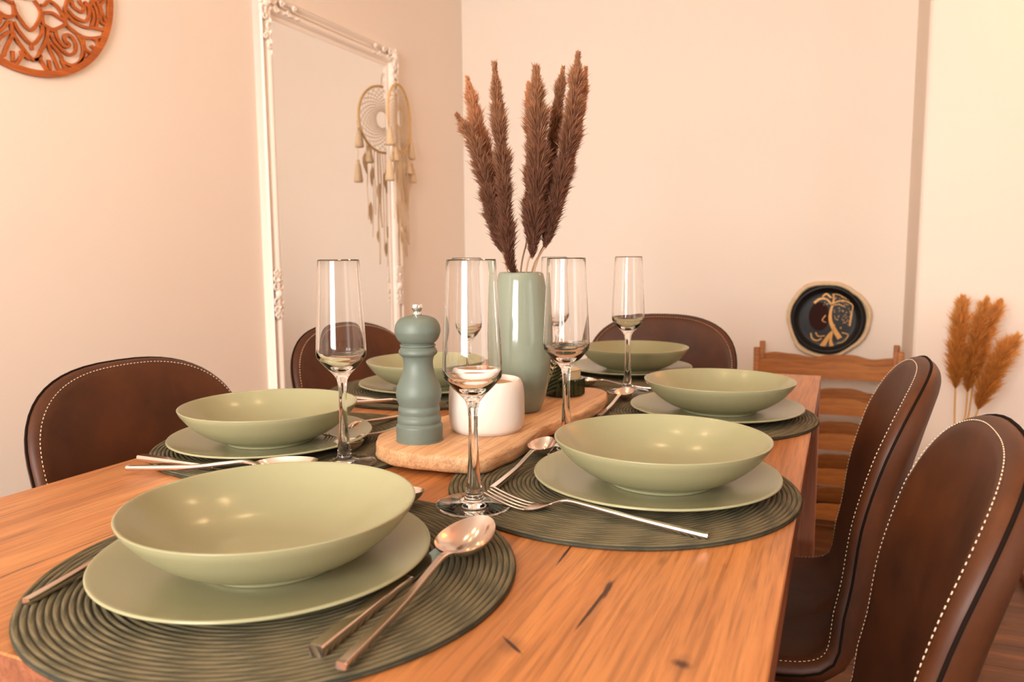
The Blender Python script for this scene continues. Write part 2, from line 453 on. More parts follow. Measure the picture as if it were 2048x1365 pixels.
# ------------------------------------------------------------------ chairs
def chair_meshes():
    ctrl = [(.225, .406), (.17, .427), (.07, .426), (-.04, .416), (-.112, .419), (-.157, .446), (-.181, .515), (-.205, .63), (-.230, .74), (-.258, .846)]
    P = catmull([(a, b, 0) for a, b in ctrl], 10)
    L = [0]
    for a, b in zip(P, P[1:]): L.append(L[-1]+(b-a).length)
    tot = L[-1]
    def at(s):
        s = min(max(s, -.02), tot+.02)
        if s <= 0: i = 0
        elif s >= tot: i = len(P)-2
        else:
            i = 0
            while L[i+1] < s: i += 1
        t = (s-L[i])/(L[i+1]-L[i]); p = P[i].lerp(P[i+1], t) if 0 <= t <= 1 else P[i]+(P[i+1]-P[i])*t
        a = max(i-2, 0); b = min(i+3, len(P)-1)
        d = (P[b]-P[a]).normalized()
        return p, Vector((d.y, -d.x, 0))
    wt = [(0, .212), (.25, .215), (.42, .208), (.55, .198), (.70, .195), (tot, .186)]
    ct = [(0, .0), (.25, .001), (.34, .006), (.48, .028), (.60, .036), (tot, .026)]
    capF, capB, n = .11, .15, 2.5
    out = []
    def W(s): return lerp_tab(wt, s)
    K = 14
    right = []
    for k in range(K+1):
        ph = PI/2*(1-k/K); right.append((W(capF)*max(cos(ph), 0)**(2/n), capF*(1-sin(ph)**(2/n))))
    for k in range(1, 22):
        s = capF+(tot-capF-capB)*k/22; right.append((W(s), s))
    for k in range(K+1):
        ph = PI/2*k/K; right.append((W(tot-capB)*max(cos(ph), 0)**(2/n), tot-capB*(1-sin(ph)**(2/n))))
    outl = right+[(-x, s) for x, s in right[-2:0:-1]]
    sc = tot/2
    def pos(x, s, d):
        p, nn = at(s); ww = W(min(max(s, 0), tot))
        q = p+nn*(d+lerp_tab(ct, s)*(abs(x)/ww)**2.3)
        return Vector((x, q.x, q.y))
    def inset(x, s, e): return x*(1-e/.20), sc+(s-sc)*(1-e/(tot/2))
    th = .019; E0 = .022
    rings = []
    for k in range(9): rings.append((tot/2*.985*(1-(k/8)**.8)+E0*(k/8)**.8 if k < 8 else E0, th))
    rings = [(e, d) for e, d in rings]
    R = []
    for q, (e, d) in enumerate(rings):
        fr = 1-(e-E0)/(tot/2*.985-E0)
        R.append(('f', fr, e, th))
    V = []; Fc = []; N = len(outl); rows = 0
    def addrow(fn):
        nonlocal rows
        for x, s in outl: V.append(fn(x, s))
        rows += 1
    fr_in = [.02, .2, .4, .6, .75, .88, 1.0]
    for q in fr_in:
        def fn(x, s, q=q):
            x2, s2 = inset(x, s, E0); return pos(x2*q, sc+(s2-sc)*q, th)
        addrow(fn)
    for k in range(1, 12):
        a = PI/2-PI*k/12
        def fn(x, s, a=a):
            x2, s2 = inset(x, s, E0*(1-cos(a))); return pos(x2, s2, th*sin(a))
        addrow(fn)
    for q in fr_in[::-1]:
        def fn(x, s, q=q):
            x2, s2 = inset(x, s, E0); return pos(x2*q, sc+(s2-sc)*q, -th)
        addrow(fn)
    for r in range(rows-1):
        for k in range(N):
            k2 = (k+1) % N
            Fc.append((r*N+k, (r+1)*N+k, (r+1)*N+k2, r*N+k2))
    V.append(pos(0, sc, th)); V.append(pos(0, sc, -th)); c0, c1 = len(V)-2, len(V)-1
    for k in range(N):
        k2 = (k+1) % N
        Fc.append((c0, k, k2)); Fc.append((c1, (rows-1)*N+k2, (rows-1)*N+k))
    shell = (V, Fc)
    # stitch path and piping path
    st = [pos(*inset(x, s, E0*.42), th*.87) for x, s in outl]
    st = catmull(st, 6, True)
    acc = 0; segs = []; cur = []
    per = .0062; dash = .0038
    for a, b in zip(st, st[1:]+st[:1]):
        l = (b-a).length; t = 0
        while t < l:
            ph = (acc+t) % per
            if ph < dash:
                p = a.lerp(b, t/l); cur.append(p)
            elif cur:
                segs.append(cur); cur = []
            t += .0008
        acc += l
    sv = []
    for c in segs:
        if len(c) >= 2: sv.append(tube([c[0], c[-1]], .00065, 4))
    stitches = join(*sv)
    pip = tube([pos(*inset(x, s, -.0005), 0) for x, s in outl], .0019, 6, True)
    return shell, stitches, pip
def make_chair(label, loc, rz, group):
    t = thing('dining_chair', label, 'chair', loc, rz, group)
    shell, sti, pip = chair_meshes()
    sh = mesh('seat_shell', *shell, M['leather'], t)
    mesh('stitching', *sti, M['stitch'], sh)
    mesh('piping', *pip, M['piping'], sh)
    for sx in (-1, 1):
        for sy in (-1, 1):
            mesh('leg', *tube([(sx*.13, .04+sy*.12, .395), (sx*.21, .03+sy*.20, 0)], lambda q: .013-.004*q, 10), M['legmetal'], t)
    mesh('under_frame', *bevel(box(-.15, .15, -.10, .18, .380, .396), .004), M['legmetal'], t)
    return t
GCH = 'leather dining chairs around the table'
ch = make_chair('brown leather chair nearest the camera on the right side of the table', (-.103, .82, 0), PI/2, GCH)
dup(ch, (-.132, 1.295, 0), PI/2, 'brown leather chair on the right side, farther one beside the slatted rack')
dup(ch, (-.785, .855, 0), -PI/2, 'brown leather chair on the left side nearest the camera, below the fretwork disc')
dup(ch, (-.86, 1.485, 0), -PI/2-.2, 'brown leather chair on the left side in front of the standing mirror')
dup(ch, (-.43, 1.79, 0), PI, 'brown leather chair at the far end of the table against the back wall')

# ------------------------------------------------------------------ place settings
MZ = T+.0052
def mat_profile():
    P = [(0, 0), (0, .0036)]
    n = int(.19/MAT_P)
    R0 = .19-n*MAT_P
    for k in range(0, n+1):
        a = k*MAT_P
        if k*MAT_P > .1895: break
        P += [(a+.0001, .0038), (a+MAT_P*.22, .0048), (a+MAT_P*.5, .0052), (a+MAT_P*.78, .0048), (a+MAT_P-.0001, .0038)]
    r = P[-1][0]
    P += [(r+.0006, .0022), (r+.0004, .0006), (r-.001, 0), (0, 0)]
    return P
PLATE = smooth_prof([(0, .0050), (.05, .0050), (.080, .0056), (.105, .0092), (.122, .0128), (.1310, .0150), (.1331, .0146), (.1325, .0125), (.122, .0092), (.105, .0050), (.088, .0018), (.084, 0), (.078, .0002), (.076, .0016), (.04, .0020), (0, .0020)], 4)
BOWL = smooth_prof([(0, .0072), (.030, .0074), (.052, .0088), (.074, .0162), (.094, .0294), (.107, .0416), (.1135, .0490), (.1155, .0498), (.1161, .0485), (.1125, .0415), (.1000, .0270), (.082, .0135), (.064, .0055), (.0585, .0035), (.0575, .0004), (.0555, 0), (.0535, .0006), (.052, .0026), (.03, .0030), (0, .0030)], 4)
seats = dict(A=((-.4125, .4845), (-.4265, .4814), (-.4199, .4808)), B=((-.2181, .8115), (-.1810, .8205), (-.1740, .8170)),
             C=((-.2126, 1.2279), (-.1762, 1.2286), (-.172, 1.2306)), D=((-.679, .8393), (-.7035, .8130), (-.704, .8100)),
             E=((-.7152, 1.2688), (-.7152, 1.2688), (-.7190, 1.2707)), F=((-.4138, 1.55), (-.4138, 1.6115), (-.4040, 1.6160)))
seats['F'] = ((-.4138, 1.552), (-.4138, 1.6055), (-.4050, 1.6100))
where = dict(A='at the near end of the table, closest to the camera', B='at the near right seat, beside the large fork', C='at the far right seat, before the slatted rack',
             D='at the near left seat, behind the nearest bowl', E='at the far left seat, partly behind the pepper mill', F='at the far end of the table, behind the candle')
pm = pp = pb = None
for k, (mc, pc, bc) in seats.items():
    lm = 'round olive braided placemat '+where[k]; lp = 'flat sage green plate '+where[k]; lb = 'deep sage green bowl '+where[k]
    if pm is None:
        pm = tag(mesh('placemat', *lathe(mat_profile(), 120), M['mat']), lm, 'placemat', 'olive placemats')
        pp = tag(mesh('dinner_plate', *lathe(PLATE, 128), M['ceramic']), lp, 'plate', 'sage dinner plates')
        pb = tag(mesh('soup_bowl', *lathe(BOWL, 128), M['ceramic']), lb, 'bowl', 'sage soup bowls')
        om, op_, ob = pm, pp, pb
    else:
        om = dup(pm, (0, 0, 0), 0, lm); op_ = dup(pp, (0, 0, 0), 0, lp); ob = dup(pb, (0, 0, 0), 0, lb)
    om.location = (*mc, T+.0002); op_.location = (*pc, MZ+.0002); ob.location = (*bc, MZ+.0054)
    om.rotation_euler.z = random.uniform(0, 6)

# ------------------------------------------------------------------ flutes
def flute_prof():
    out = [(.0384, .0018), (.0380, .0028), (.030, .0040), (.018, .0058), (.0105, .0085), (.0085, .0130), (.0080, .0190), (.0068, .030), (.0054, .050), (.0048, .070), (.0047, .088), (.0056, .100), (.0078, .1075), (.0140, .1150), (.0215, .1228), (.0276, .1300), (.0291, .1332), (.0296, .1375), (.0295, .1440), (.0282, .175), (.0262, .210), (.0244, .2465)]
    out = smooth_prof(out, 3)
    rim = [(.02395, .2480), (.02345, .2474)]
    inn = smooth_prof([(.02345, .2462), (.0252, .210), (.0272, .175), (.0285, .144), (.0284, .1378), (.0264, .1325), (.0205, .1262), (.0130, .1205), (.0060, .1172), (0, .1165)], 3)
    bot = [(0, .0006), (.012, .0004), (.034, 0), (.0372, .0002)]
    return [(0, .0006)]+bot[1:]+out+rim+inn
fl0 = None
flutes = [((-.333, .677, MZ), 'clear champagne flute at the front centre with its whole round foot in view'),
          ((-.547, .7575, MZ), 'clear champagne flute left of the pepper mill'),
          ((-.321, .926, MZ), 'clear champagne flute just right of the green vase'),
          ((-.3545, 1.365, MZ), 'clear champagne flute farthest to the right, before the end chair'),
          ((-.575, 1.152, MZ), 'clear champagne flute half hidden behind the front centre flute'),
          ((-.510, 1.40, MZ), 'clear champagne flute showing only its rim behind the vase')]
for loc, lab in flutes:
    if fl0 is None:
        fl0 = mesh('champagne_flute', *lathe(flute_prof(), 72), M['glass']); tag(fl0, lab, 'glass', 'champagne flutes'); o = fl0
    else: o = dup(fl0, loc, 0, lab)
    o.location = loc

# ------------------------------------------------------------------ cutlery
def loft(secs):                 # secs: (y, z, halfwidth, halfthick) -> closed bar along +y
    V = []; Fc = []
    for y, z, a, b in secs:
        V += [(-a, y, z-b*.6), (-a*.8, y, z-b), (a*.8, y, z-b), (a, y, z-b*.6), (a, y, z+b*.6), (a*.8, y, z+b), (-a*.8, y, z+b), (-a, y, z+b*.6)]
    n = 8
    for i in range(len(secs)-1):
        for k in range(n):
            k2 = (k+1) % n
            Fc.append((i*n+k, i*n+k2, (i+1)*n+k2, (i+1)*n+k))
    Fc.append(tuple(range(n))[::-1]); Fc.append(tuple((len(secs)-1)*n+k for k in range(n)))
    return V, Fc
def dense(tab, n=5):
    vs = []
    for i in range(len(tab)-1):
        p0 = tab[max(i-1, 0)]; p1 = tab[i]; p2 = tab[i+1]; p3 = tab[min(i+2, len(tab)-1)]
        for k in range(n):
            t = k/n
            vs.append(tuple(.5*((2*b)+(c-a)*t+(2*a-5*b+4*c-d)*t*t+(3*b-a-3*c+d)*t**3) for a, b, c, d in zip(p0, p1, p2, p3)))
    vs.append(tab[-1]); return vs
def spoon_parts(L, bl, bw):
    nb = L-bl
    h = loft(dense([(0, .0028, .0034, .0026), (.01, .0028, .0036, .0027), (nb*.5, .0058, .0028, .0024), (nb*.80, .0120, .0026, .0022), (nb*.92, .0145, .0030, .0018), (nb, .0128, .0036, .0014), (nb+.007, .0108, .0042, .0008)]))
    V = []; Fc = []; NA, NR = 40, 10
    def shape(r, a, d):
        u = sin(a); wv = cos(a)
        y = nb+bl/2+bl/2*u*r
        x = bw*wv*r*(1-.16*u*r)
        z = .0155-.0137*(1-r*r)**.8+.0025*u*r
        return (x, y, z+d)
    for side, d in ((0, .0006), (1, -.0006)):
        for i in range(NR+1):
            for k in range(NA): V.append(shape(max(i/NR, .02), 2*PI*k/NA, d))
    M1 = (NR+1)*NA
    for i in range(NR):
        for k in range(NA):
            k2 = (k+1) % NA
            Fc.append((i*NA+k, (i+1)*NA+k, (i+1)*NA+k2, i*NA+k2)); Fc.append((M1+i*NA+k, M1+i*NA+k2, M1+(i+1)*NA+k2, M1+(i+1)*NA+k))
    for k in range(NA):
        k2 = (k+1) % NA; a = NR*NA
        Fc.append((a+k, M1+a+k, M1+a+k2, a+k2))
    Fc.append(tuple(range(NA))); Fc.append(tuple(M1+k for k in range(NA))[::-1])
    return h, (V, Fc)
def fork_parts(L, hd, hw):
    nb = L-hd
    h = loft(dense([(0, .0028, .0032, .0026), (.01, .0028, .0034, .0027), (nb*.45, .0072, .0028, .0024), (nb*.80, .0125, .0026, .0022), (nb*.92, .0136, .0028, .0019), (nb, .0105, .0042, .0013), (nb+.006, .0078, .0070, .0011)]))
    def zc(y): t = (y-nb)/hd; return .0105-.0085*sin(min(t/.42, 1)*PI/2)+(.0105*((t-.42)/.58)**1.6 if t > .42 else 0)
    parts = []
    body = []
    for q in range(9):
        t = q/8; y = nb+hd*.40*t
        body.append((y, zc(y), .0040+(hw-.0040)*sin(min(t*1.3, 1)*PI/2), .0009))
    parts.append(loft(body))
    for q in range(4):
        x = (q-1.5)*hw*.60
        sec = []
        for i in range(11):
            t = i/10; y = nb+hd*(.37+.63*t); sec.append((y, zc(y), hw*.19*(1-.45*t), .0010*(1-.4*t)))
        v, f = loft(sec); xs = 1-.05
        parts.append(([(a+x*(1-.10*((b-nb-hd*.37)/(hd*.63))), b, c) for a, b, c in v], f))
    return h, join(*parts)
def knife_parts(L, bl):
    nb = L-bl
    h = loft([(0, .0042, .0052, .0038), (.002, .0042, .0056, .0042), (nb*.80, .0036, .0046, .0035), (nb-.006, .0034, .0050, .0032), (nb, .0034, .0050, .0018)])
    V = []; Fc = []
    n = 16
    for i in range(n+1):
        t = i/n; y = nb-.003+bl*t
        xl = -.0088*min(1, .55+t*3)*(1-max(0, (t-.55)/.45)**2.2) ; xr = .0050*(1-max(0, (t-.8)/.2)**3*1.9)
        if t > .97: xl = min(xl, xr-.0006)
        V += [(xl, y, .0034), ((xl+xr)/2, y, .0043), (xr, y, .0046), (xr, y, .0028), ((xl+xr)/2, y, .0026)]
    for i in range(n):
        for k in range(5):
            k2 = (k+1) % 5; Fc.append((i*5+k, i*5+k2, (i+1)*5+k2, (i+1)*5+k))
    Fc.append((0, 1, 2, 3, 4)[::-1]); Fc.append(tuple(n*5+k for k in range(5)))
    return h, (V, Fc)
def cutlery(kind, name, parts, labels, p2, m2):
    first = None
    for lab, loc, ang in labels:
        if first is None:
            first = thing(name, lab, kind, loc, ang, name.replace('_', ' ')+'s on the table')
            mesh('handle', *parts[0], M['copper'], first, angle=40); mesh(p2, *parts[1], m2, first, angle=50 if kind != 'spoon' else 70)
        else: dup(first, loc, ang, lab)
    return first
AX = PI/2        # +y handle turned: angle a -> direction (-sin a, cos a)
Z = MZ
cutlery('knife', 'table_knife', knife_parts(.225, .105), [
    ('table knife beside the large spoon, right of the nearest plate', (-.296, .373, Z), .03),
    ('table knife with its handle over the table edge at the near left seat', (-.795, .676, Z), -PI/2+.02),
    ('table knife at the far left seat, between bowls left of the pepper mill', (-.835, 1.112, Z), -PI/2-.02)], 'blade', M['blade'])
cutlery('spoon', 'table_spoon', spoon_parts(.237, .078, .0225), [
    ('large shiny spoon lying over the knife tip, right of the nearest plate', (-.269, .362, Z+.003), .065),
    ('large spoon at the near left seat, handle pointing to the left edge', (-.775, .640, Z), -PI/2+.28),
    ('large spoon at the far left seat, left of the pepper mill', (-.825, 1.082, Z), -PI/2-.02)], 'bowl', M['copper'])
cutlery('fork', 'table_fork', fork_parts(.225, .075, .0125), [
    ('silvery four-tined fork in front of the right plate', (-.100, .672, Z), PI/2-.10),
    ('fork left of the nearest plate with only its handle showing', (-.538, .352, Z), .13)], 'tines', M['copper'])
cutlery('spoon', 'dessert_spoon', spoon_parts(.185, .050, .0165), [
    ('small spoon between the cutting board and the right plate', (-.334, .722, Z+.001), .02),
    ('small spoon tip peeking out behind the nearest bowl', (-.560, .648, Z), -PI/2),
    ('small spoon near the far right plate, in front of the flute foot', (-.337, 1.125, Z), .01),
    ('small spoon beside the left end of the cutting board', (-.585, .965, Z), PI+.06),
    ('small spoon in front of the far end plate', (-.286, 1.395, Z), PI/2+.02)], 'bowl', M['copper'])
cutlery('fork', 'dessert_fork', fork_parts(.18, .055, .010), [
    ('small fork by the near left plate, pointing towards the far left placemat', (-.628, 1.018, Z), PI-.05)], 'tines', M['copper'])

# ------------------------------------------------------------------ cutting board with centrepiece
BT = .0205
bout = [(-.524, .793), (-.502, .774), (-.474, .766), (-.447, .766), (-.412, .768), (-.384, .771), (-.369, .783), (-.361, .819), (-.357, .866), (-.364, .933), (-.365, .975), (-.352, 1.035), (-.343, 1.139), (-.346, 1.205), (-.366, 1.257), (-.398, 1.272), (-.43, 1.268), (-.47, 1.25), (-.492, 1.20), (-.500, 1.12), (-.512, 1.02), (-.530, .94), (-.545, .874), (-.549, .848), (-.541, .82)]
bc = (-.45, 1.02)
bp = catmull([(x-bc[0], y-bc[1], 0) for x, y in bout], 4, True)
rng = random.Random(3)
V = []; Fc = []; N = len(bp)
lev = [(0, -.004), (.002, -.0015), (.006, 0), (.0165, .0), (.0190, -.0012), (BT, -.0035)]
for z, off in lev:
    for i, p in enumerate(bp):
        t = (bp[(i+1) % N]-bp[i-1]).normalized(); nn = Vector((t.y, -t.x, 0))
        wob = .0012*sin(i*1.3+z*300)+.0009*sin(i*.53+2)
        V.append(p+nn*(off+wob*(1 if .001 < z < .02 else .6))+Vector((0, 0, z)))
for r in range(len(lev)-1):
    for k in range(N):
        k2 = (k+1) % N; Fc.append((r*N+k, r*N+k2, (r+1)*N+k2, (r+1)*N+k))
Fc.append(tuple(range(N))[::-1]); Fc.append(tuple((len(lev)-1)*N+k for k in range(N)))
tag(mesh('cutting_board', V, Fc, M['board'], loc=(*bc, MZ+.0003), angle=50), 'light live-edge wooden board in the middle of the table', 'board')
BZ = MZ+.0003+BT+.0002

t = thing('pepper_mill', 'matte sage green turned pepper mill with a chrome knob', 'pepper mill', (-.482, .827, BZ))
body = smooth_prof([(0, 0), (.0275, 0), (.0287, .0012), (.0290, .004), (.0291, .0175), (.0286, .0202), (.0272, .0218), (.0268, .0230), (.0275, .0258), (.0272, .0295), (.0256, .0322), (.0250, .0335), (.0259, .0368), (.0262, .0395), (.0255, .0428), (.0248, .0442), (.0264, .0490), (.0281, .0550), (.0285, .0605), (.0273, .0680), (.0240, .0765), (.0205, .0850), (.0187, .0930), (.0184, .1000), (.0200, .1060), (.0225, .1085), (.0238, .1100), (.0241, .1120), (.0236, .1140), (.0220, .1165), (.0208, .1180)], 3)+[(.0212, .1186), (.0221, .1192), (.0223, .1204), (.0218, .1212), (.0195, .1216), (0, .1216)]
mesh('body', *lathe(body, 72), M['mill'], t)
head = smooth_prof([(0, .1217), (.0190, .1217), (.0200, .1225), (.0250, .1275), (.0280, .1350), (.0284, .1400), (.0268, .1470), (.0222, .1530), (.0140, .1565), (.0068, .1575), (0, .1576)], 4)
mesh('head', *lathe(head, 72), M['mill'], t)
kn = [(0, .1576), (.0060, .1576), (.0062, .1588), (.0050, .1600), (.0048, .1622), (.0058, .1640), (.0066, .1655), (.0066, .1695), (.0060, .1710), (.004, .1716), (0, .1716)]
mesh('knob', *lathe(kn, 40), M['chrome'], t, angle=45)

t = thing('sugar_pot', 'small round white ceramic pot with a wooden lid on the board', 'pot', (-.428, .912, BZ))
mesh('body', *lathe(smooth_prof([(0, 0), (.040, 0), (.0455, .0015), (.0488, .006), (.0502, .016), (.0505, .034), (.0500, .050), (.0486, .060), (.0460, .0662), (.0440, .0680), (.0420, .0674), (.0412, .064), (.0412, .055), (.0405, .040), (.037, .012), (0, .008)], 4), 72), M['white_ceramic'], t)
ld = mesh('lid', *lathe(smooth_prof([(0, .054), (.0395, .054), (.0400, .0590), (.0385, .0612), (.024, .0618), (.010, .0620), (0, .0620)], 3), 48), M['lid_wood'], t)
mesh('knob', *lathe(smooth_prof([(0, .0615), (.0062, .0615), (.0056, .068), (.0072, .076), (.0070, .081), (.004, .0835), (0, .084)], 3), 28), M['lid_wood'], ld)

VX, VY = -.432, 1.043
t = tag(mesh('vase', *lathe(smooth_prof([(0, 0), (.022, 0), (.0265, .0012), (.0300, .006), (.0360, .022), (.0408, .045), (.0438, .075), (.0440, .100), (.0427, .130), (.0400, .160), (.0365, .187), (.0335, .2015), (.0316, .2052), (.0298, .2058), (.0285, .2040), (.0290, .198), (.034, .17), (.038, .12), (.037, .06), (.028, .015), (0, .010)], 4), 80), M['vase'], loc=(VX, VY, BZ)), 'tall celadon green glazed vase holding brown reeds', 'vase')

t = thing('candle_jar', 'dark green ribbed candle jar with a palm leaf behind the vase', 'candle', (-.418, 1.192, BZ))
V = []; Fc = []; n = 96
pr = [(0, 0, 0), (.031, 0, 0), (.0335, .002, 1), (.0340, .026, 1), (.0335, .0285, 1), (.0295, .0285, 0), (.0290, .004, 0), (0, .004, 0)]
for i in range(n):
    a = 2*PI*i/n
    for r, z, rib in pr:
        q = r*(1+(.05*cos(a*24) if rib else 0)); V.append((q*cos(a), q*sin(a), z))
k = len(pr)
for i in range(n):
    j = (i+1) % n
    for q in range(k-1): Fc.append((i*k+q, j*k+q, j*k+q+1, i*k+q+1))
mesh('ribbed_base', V, Fc, M['green'], t, angle=40)
wx = mesh('wax', *lathe(smooth_prof([(0, .0045), (.0275, .0045), (.0280, .010), (.0280, .040), (.0265, .0425), (0, .0425)], 3), 40), M['candle'], t)
mesh('wick', *tube([(0, 0, .0425), (.0005, 0, .048), (.002, 0, .052)], .0007, 6), M['black'], wx)
# palm leaf leaning on the jar's near left side: spine plus pleated fingers
lf = mesh('leaf_stem', *tube([(-.020, -.047, .001), (-.014, -.044, .020), (-.006, -.038, .040), (.000, -.034, .062)], lambda q: .0016-.0009*q, 6), M['leaflight'], t)
for sgn in (-1, 1):
    for i in range(9):
        q = i/8
        b = Vector((-.020, -.047, .004)).lerp(Vector((.000, -.034, .058)), q)
        ln = .036*(1-.45*abs(q-.35))
        d = Vector((sgn*.9, .10+.22*sgn*.2, .42+.25*q)).normalized()
        tip = b+d*ln; up = Vector((0, -.25, 1)).normalized(); wv = .0036
        mid = b.lerp(tip, .5)
        nv = Vector((0, -1, 0))
        V = [b+up*wv*.4, b-up*wv*.4, mid+up*wv, mid-up*wv, mid+nv*.0015, tip]
        V += [p-nv*.0006 for p in V]
        Fc = [(0, 4, 1), (0, 2, 4), (1, 4, 3), (2, 5, 4), (4, 5, 3), (6, 7, 10), (6, 10, 8), (7, 9, 10), (8, 10, 11), (10, 9, 11), (0, 1, 7, 6), (0, 6, 8, 2), (2, 8, 11, 5), (5, 11, 9, 3), (3, 9, 7, 1)]
        mesh('leaflet', V, Fc, M['leafgreen'], t, smooth=False)

# ------------------------------------------------------------------ reeds
def plume(path, rfun, n, rng, core=.42, wid=.0005, fuzz=1.0):
    P = catmull(path, 10); L = [0]
    for a, b in zip(P, P[1:]): L.append(L[-1]+(b-a).length)
    V = []; Fc = []; A = []
    def at(t):
        s = t*L[-1]; i = 0
        while i < len(L)-2 and L[i+1] < s: i += 1
        q = (s-L[i])/max(L[i+1]-L[i], 1e-9); return P[i].lerp(P[i+1], q), (P[i+1]-P[i]).normalized()
    for k in range(n):
        t = rng.random()**.92; p, d = at(t)
        r = rfun(t)
        s = d.orthogonal().normalized(); a = rng.random()*2*PI
        s = Matrix.Rotation(a, 3, d) @ s
        ln = r*rng.uniform(.7, 1.35)*1.2*fuzz*(1+.25*sin(t*37+k%3))
        dirv = (s*rng.uniform(.55, 1.0)+d*rng.uniform(.8, 1.6)*(1.0+.8*max(0, t-.85)/.15)).normalized()
        b = p+s*r*rng.uniform(0, .35)
        e = b+dirv*ln+Vector((rng.gauss(0, 1), rng.gauss(0, 1), rng.gauss(0, 1)))*ln*.10
        mdl = b.lerp(e, .55)+d*ln*.06
        sd = dirv.cross(Vector((rng.gauss(0, 1), rng.gauss(0, 1), rng.gauss(0, 1)))).normalized()*wid*rng.uniform(.7, 1.4)
        i = len(V); V += [b-sd*.7, b+sd*.7, mdl+sd, mdl-sd, e]
        Fc += [(i, i+1, i+2, i+3), (i+3, i+2, i+4)]
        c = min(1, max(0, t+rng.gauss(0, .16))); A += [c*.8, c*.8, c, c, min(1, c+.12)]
    # soft inner core so that the plume is not see-through
    cv, cf = tube([at(q/24)[0] for q in range(25)], lambda q: max(rfun(q)*core, .0006), 8)
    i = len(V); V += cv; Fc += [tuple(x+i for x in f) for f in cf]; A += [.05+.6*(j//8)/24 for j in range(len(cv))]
    return V, Fc, A
def reed(name, label, stem_pts, plume_pts, R, n, matn, stemm, group, seed, cat='dried grass', base=None, profile=None, stem_r=.0013, core=.42, wid=.0005, fuzz=1.0):
    rng = random.Random(seed)
    b = Vector(stem_pts[0]); t = thing(name, label, cat, b, 0, group)
    sp = [Vector(p)-b for p in stem_pts]; ppts = [Vector(p)-b for p in plume_pts]
    mesh('stem', *tube(catmull(sp+ppts[:1], 6), stem_r, 6), stemm, t)
    rf = profile or (lambda q: 1.06*R*(1+.10*sin(q*23+seed)+.06*sin(q*51+seed*2))*(max(0.0, min(1, q/.10))**.6)*(1-max(0, (q-.62)/.40)**1.7*.72))
    V, Fc, A = plume(ppts, rf, n, rng, core, wid, fuzz)
    me = mesh('plume', V, Fc, M[matn], t, smooth=True)
    at = me.data.attributes.new('tt', 'FLOAT', 'POINT'); at.data.foreach_set('value', A)
    return t
zz = lambda pts: [(x, y, z+T) for x, y, z in pts]
G = 'brown reeds in the green vase'
def foot(i): a = i*.9; return (VX+.012*cos(a), VY+.012*sin(a), BZ+.016)
RS = [
 ('dark reed bending over to the left at its tip', [(-.4417, 1.0207, .2219), (-.4491, 1.0153, .2611)], [(-.4491, 1.0123, .2611), (-.463, 1.0128, .3146), (-.4786, 1.014, .3788), (-.4933, 1.0128, .4216), (-.5144, 1.008, .4559)], .0118, 12000, 'plume'),
 ('pale reed rising behind the bent one on the left', [(-.445, 1.0476, .2206), (-.4642, 1.05, .2649)], [(-.470, 1.0515, .30), (-.4772, 1.0535, .3388), (-.492, 1.0552, .4053), (-.5093, 1.055, .4645), (-.5215, 1.0562, .5177)], .0118, 9000, 'plume_light'),
 ('long slim reed left of centre, fluffy down to the vase rim', [(-.4292, 1.026, .2222)], [(-.4312, 1.020, .225), (-.4353, 1.010, .2533), (-.4406, 1.0097, .2998), (-.4484, 1.0166, .3845), (-.4569, 1.0216, .4551), (-.4641, 1.0271, .5257)], .0115, 14000, 'plume'),
 ('thick brown reed standing upright in the middle', [(-.4214, 1.0336, .2217), (-.4089, 1.0294, .2608)], [(-.4089, 1.0294, .2508), (-.4073, 1.0375, .3213), (-.406, 1.0467, .3925), (-.409, 1.0532, .4566), (-.4134, 1.0591, .5207)], .0148, 16000, 'plume'),
 ('paler reed half hidden behind the middle one', [(-.4389, 1.0556, .2198), (-.44, 1.0832, .2724)], [(-.439, 1.0852, .2824), (-.437, 1.0927, .3399), (-.437, 1.1018, .415), (-.442, 1.107, .475), (-.4456, 1.1102, .5141)], .0105, 8000, 'plume_light'),
 ('slim brown reed between the middle and right ones', [(-.4252, 1.0631, .22), (-.4132, 1.0828, .2646)], [(-.4112, 1.0868, .29), (-.4092, 1.0917, .3241), (-.4054, 1.1033, .4059), (-.4004, 1.1136, .4729), (-.3951, 1.1233, .5339)], .0105, 10000, 'plume'),
 ('tallest reed leaning right with a light tip', [(-.4132, 1.0423, .2213), (-.3944, 1.0479, .2715)], [(-.3964, 1.0469, .2655), (-.3846, 1.0591, .3289), (-.3727, 1.0729, .4006), (-.3648, 1.085, .4724), (-.3621, 1.0949, .5442)], .0132, 15000, 'plume'),
 ('light brown reed farthest to the right', [(-.4182, 1.0556, .2206), (-.4005, 1.0681, .279)], [(-.3953, 1.0726, .30), (-.3853, 1.0826, .3447), (-.3712, 1.0975, .4178), (-.3621, 1.1094, .4835), (-.3571, 1.1171, .5288)], .0105, 8000, 'plume_light')]
for i, (lab, st, pl, R, n, mn) in enumerate(RS):
    reed('dried_reed', lab, [foot(i)]+zz(st), zz(pl), R, n, mn, M['stem'], G, 20+i)

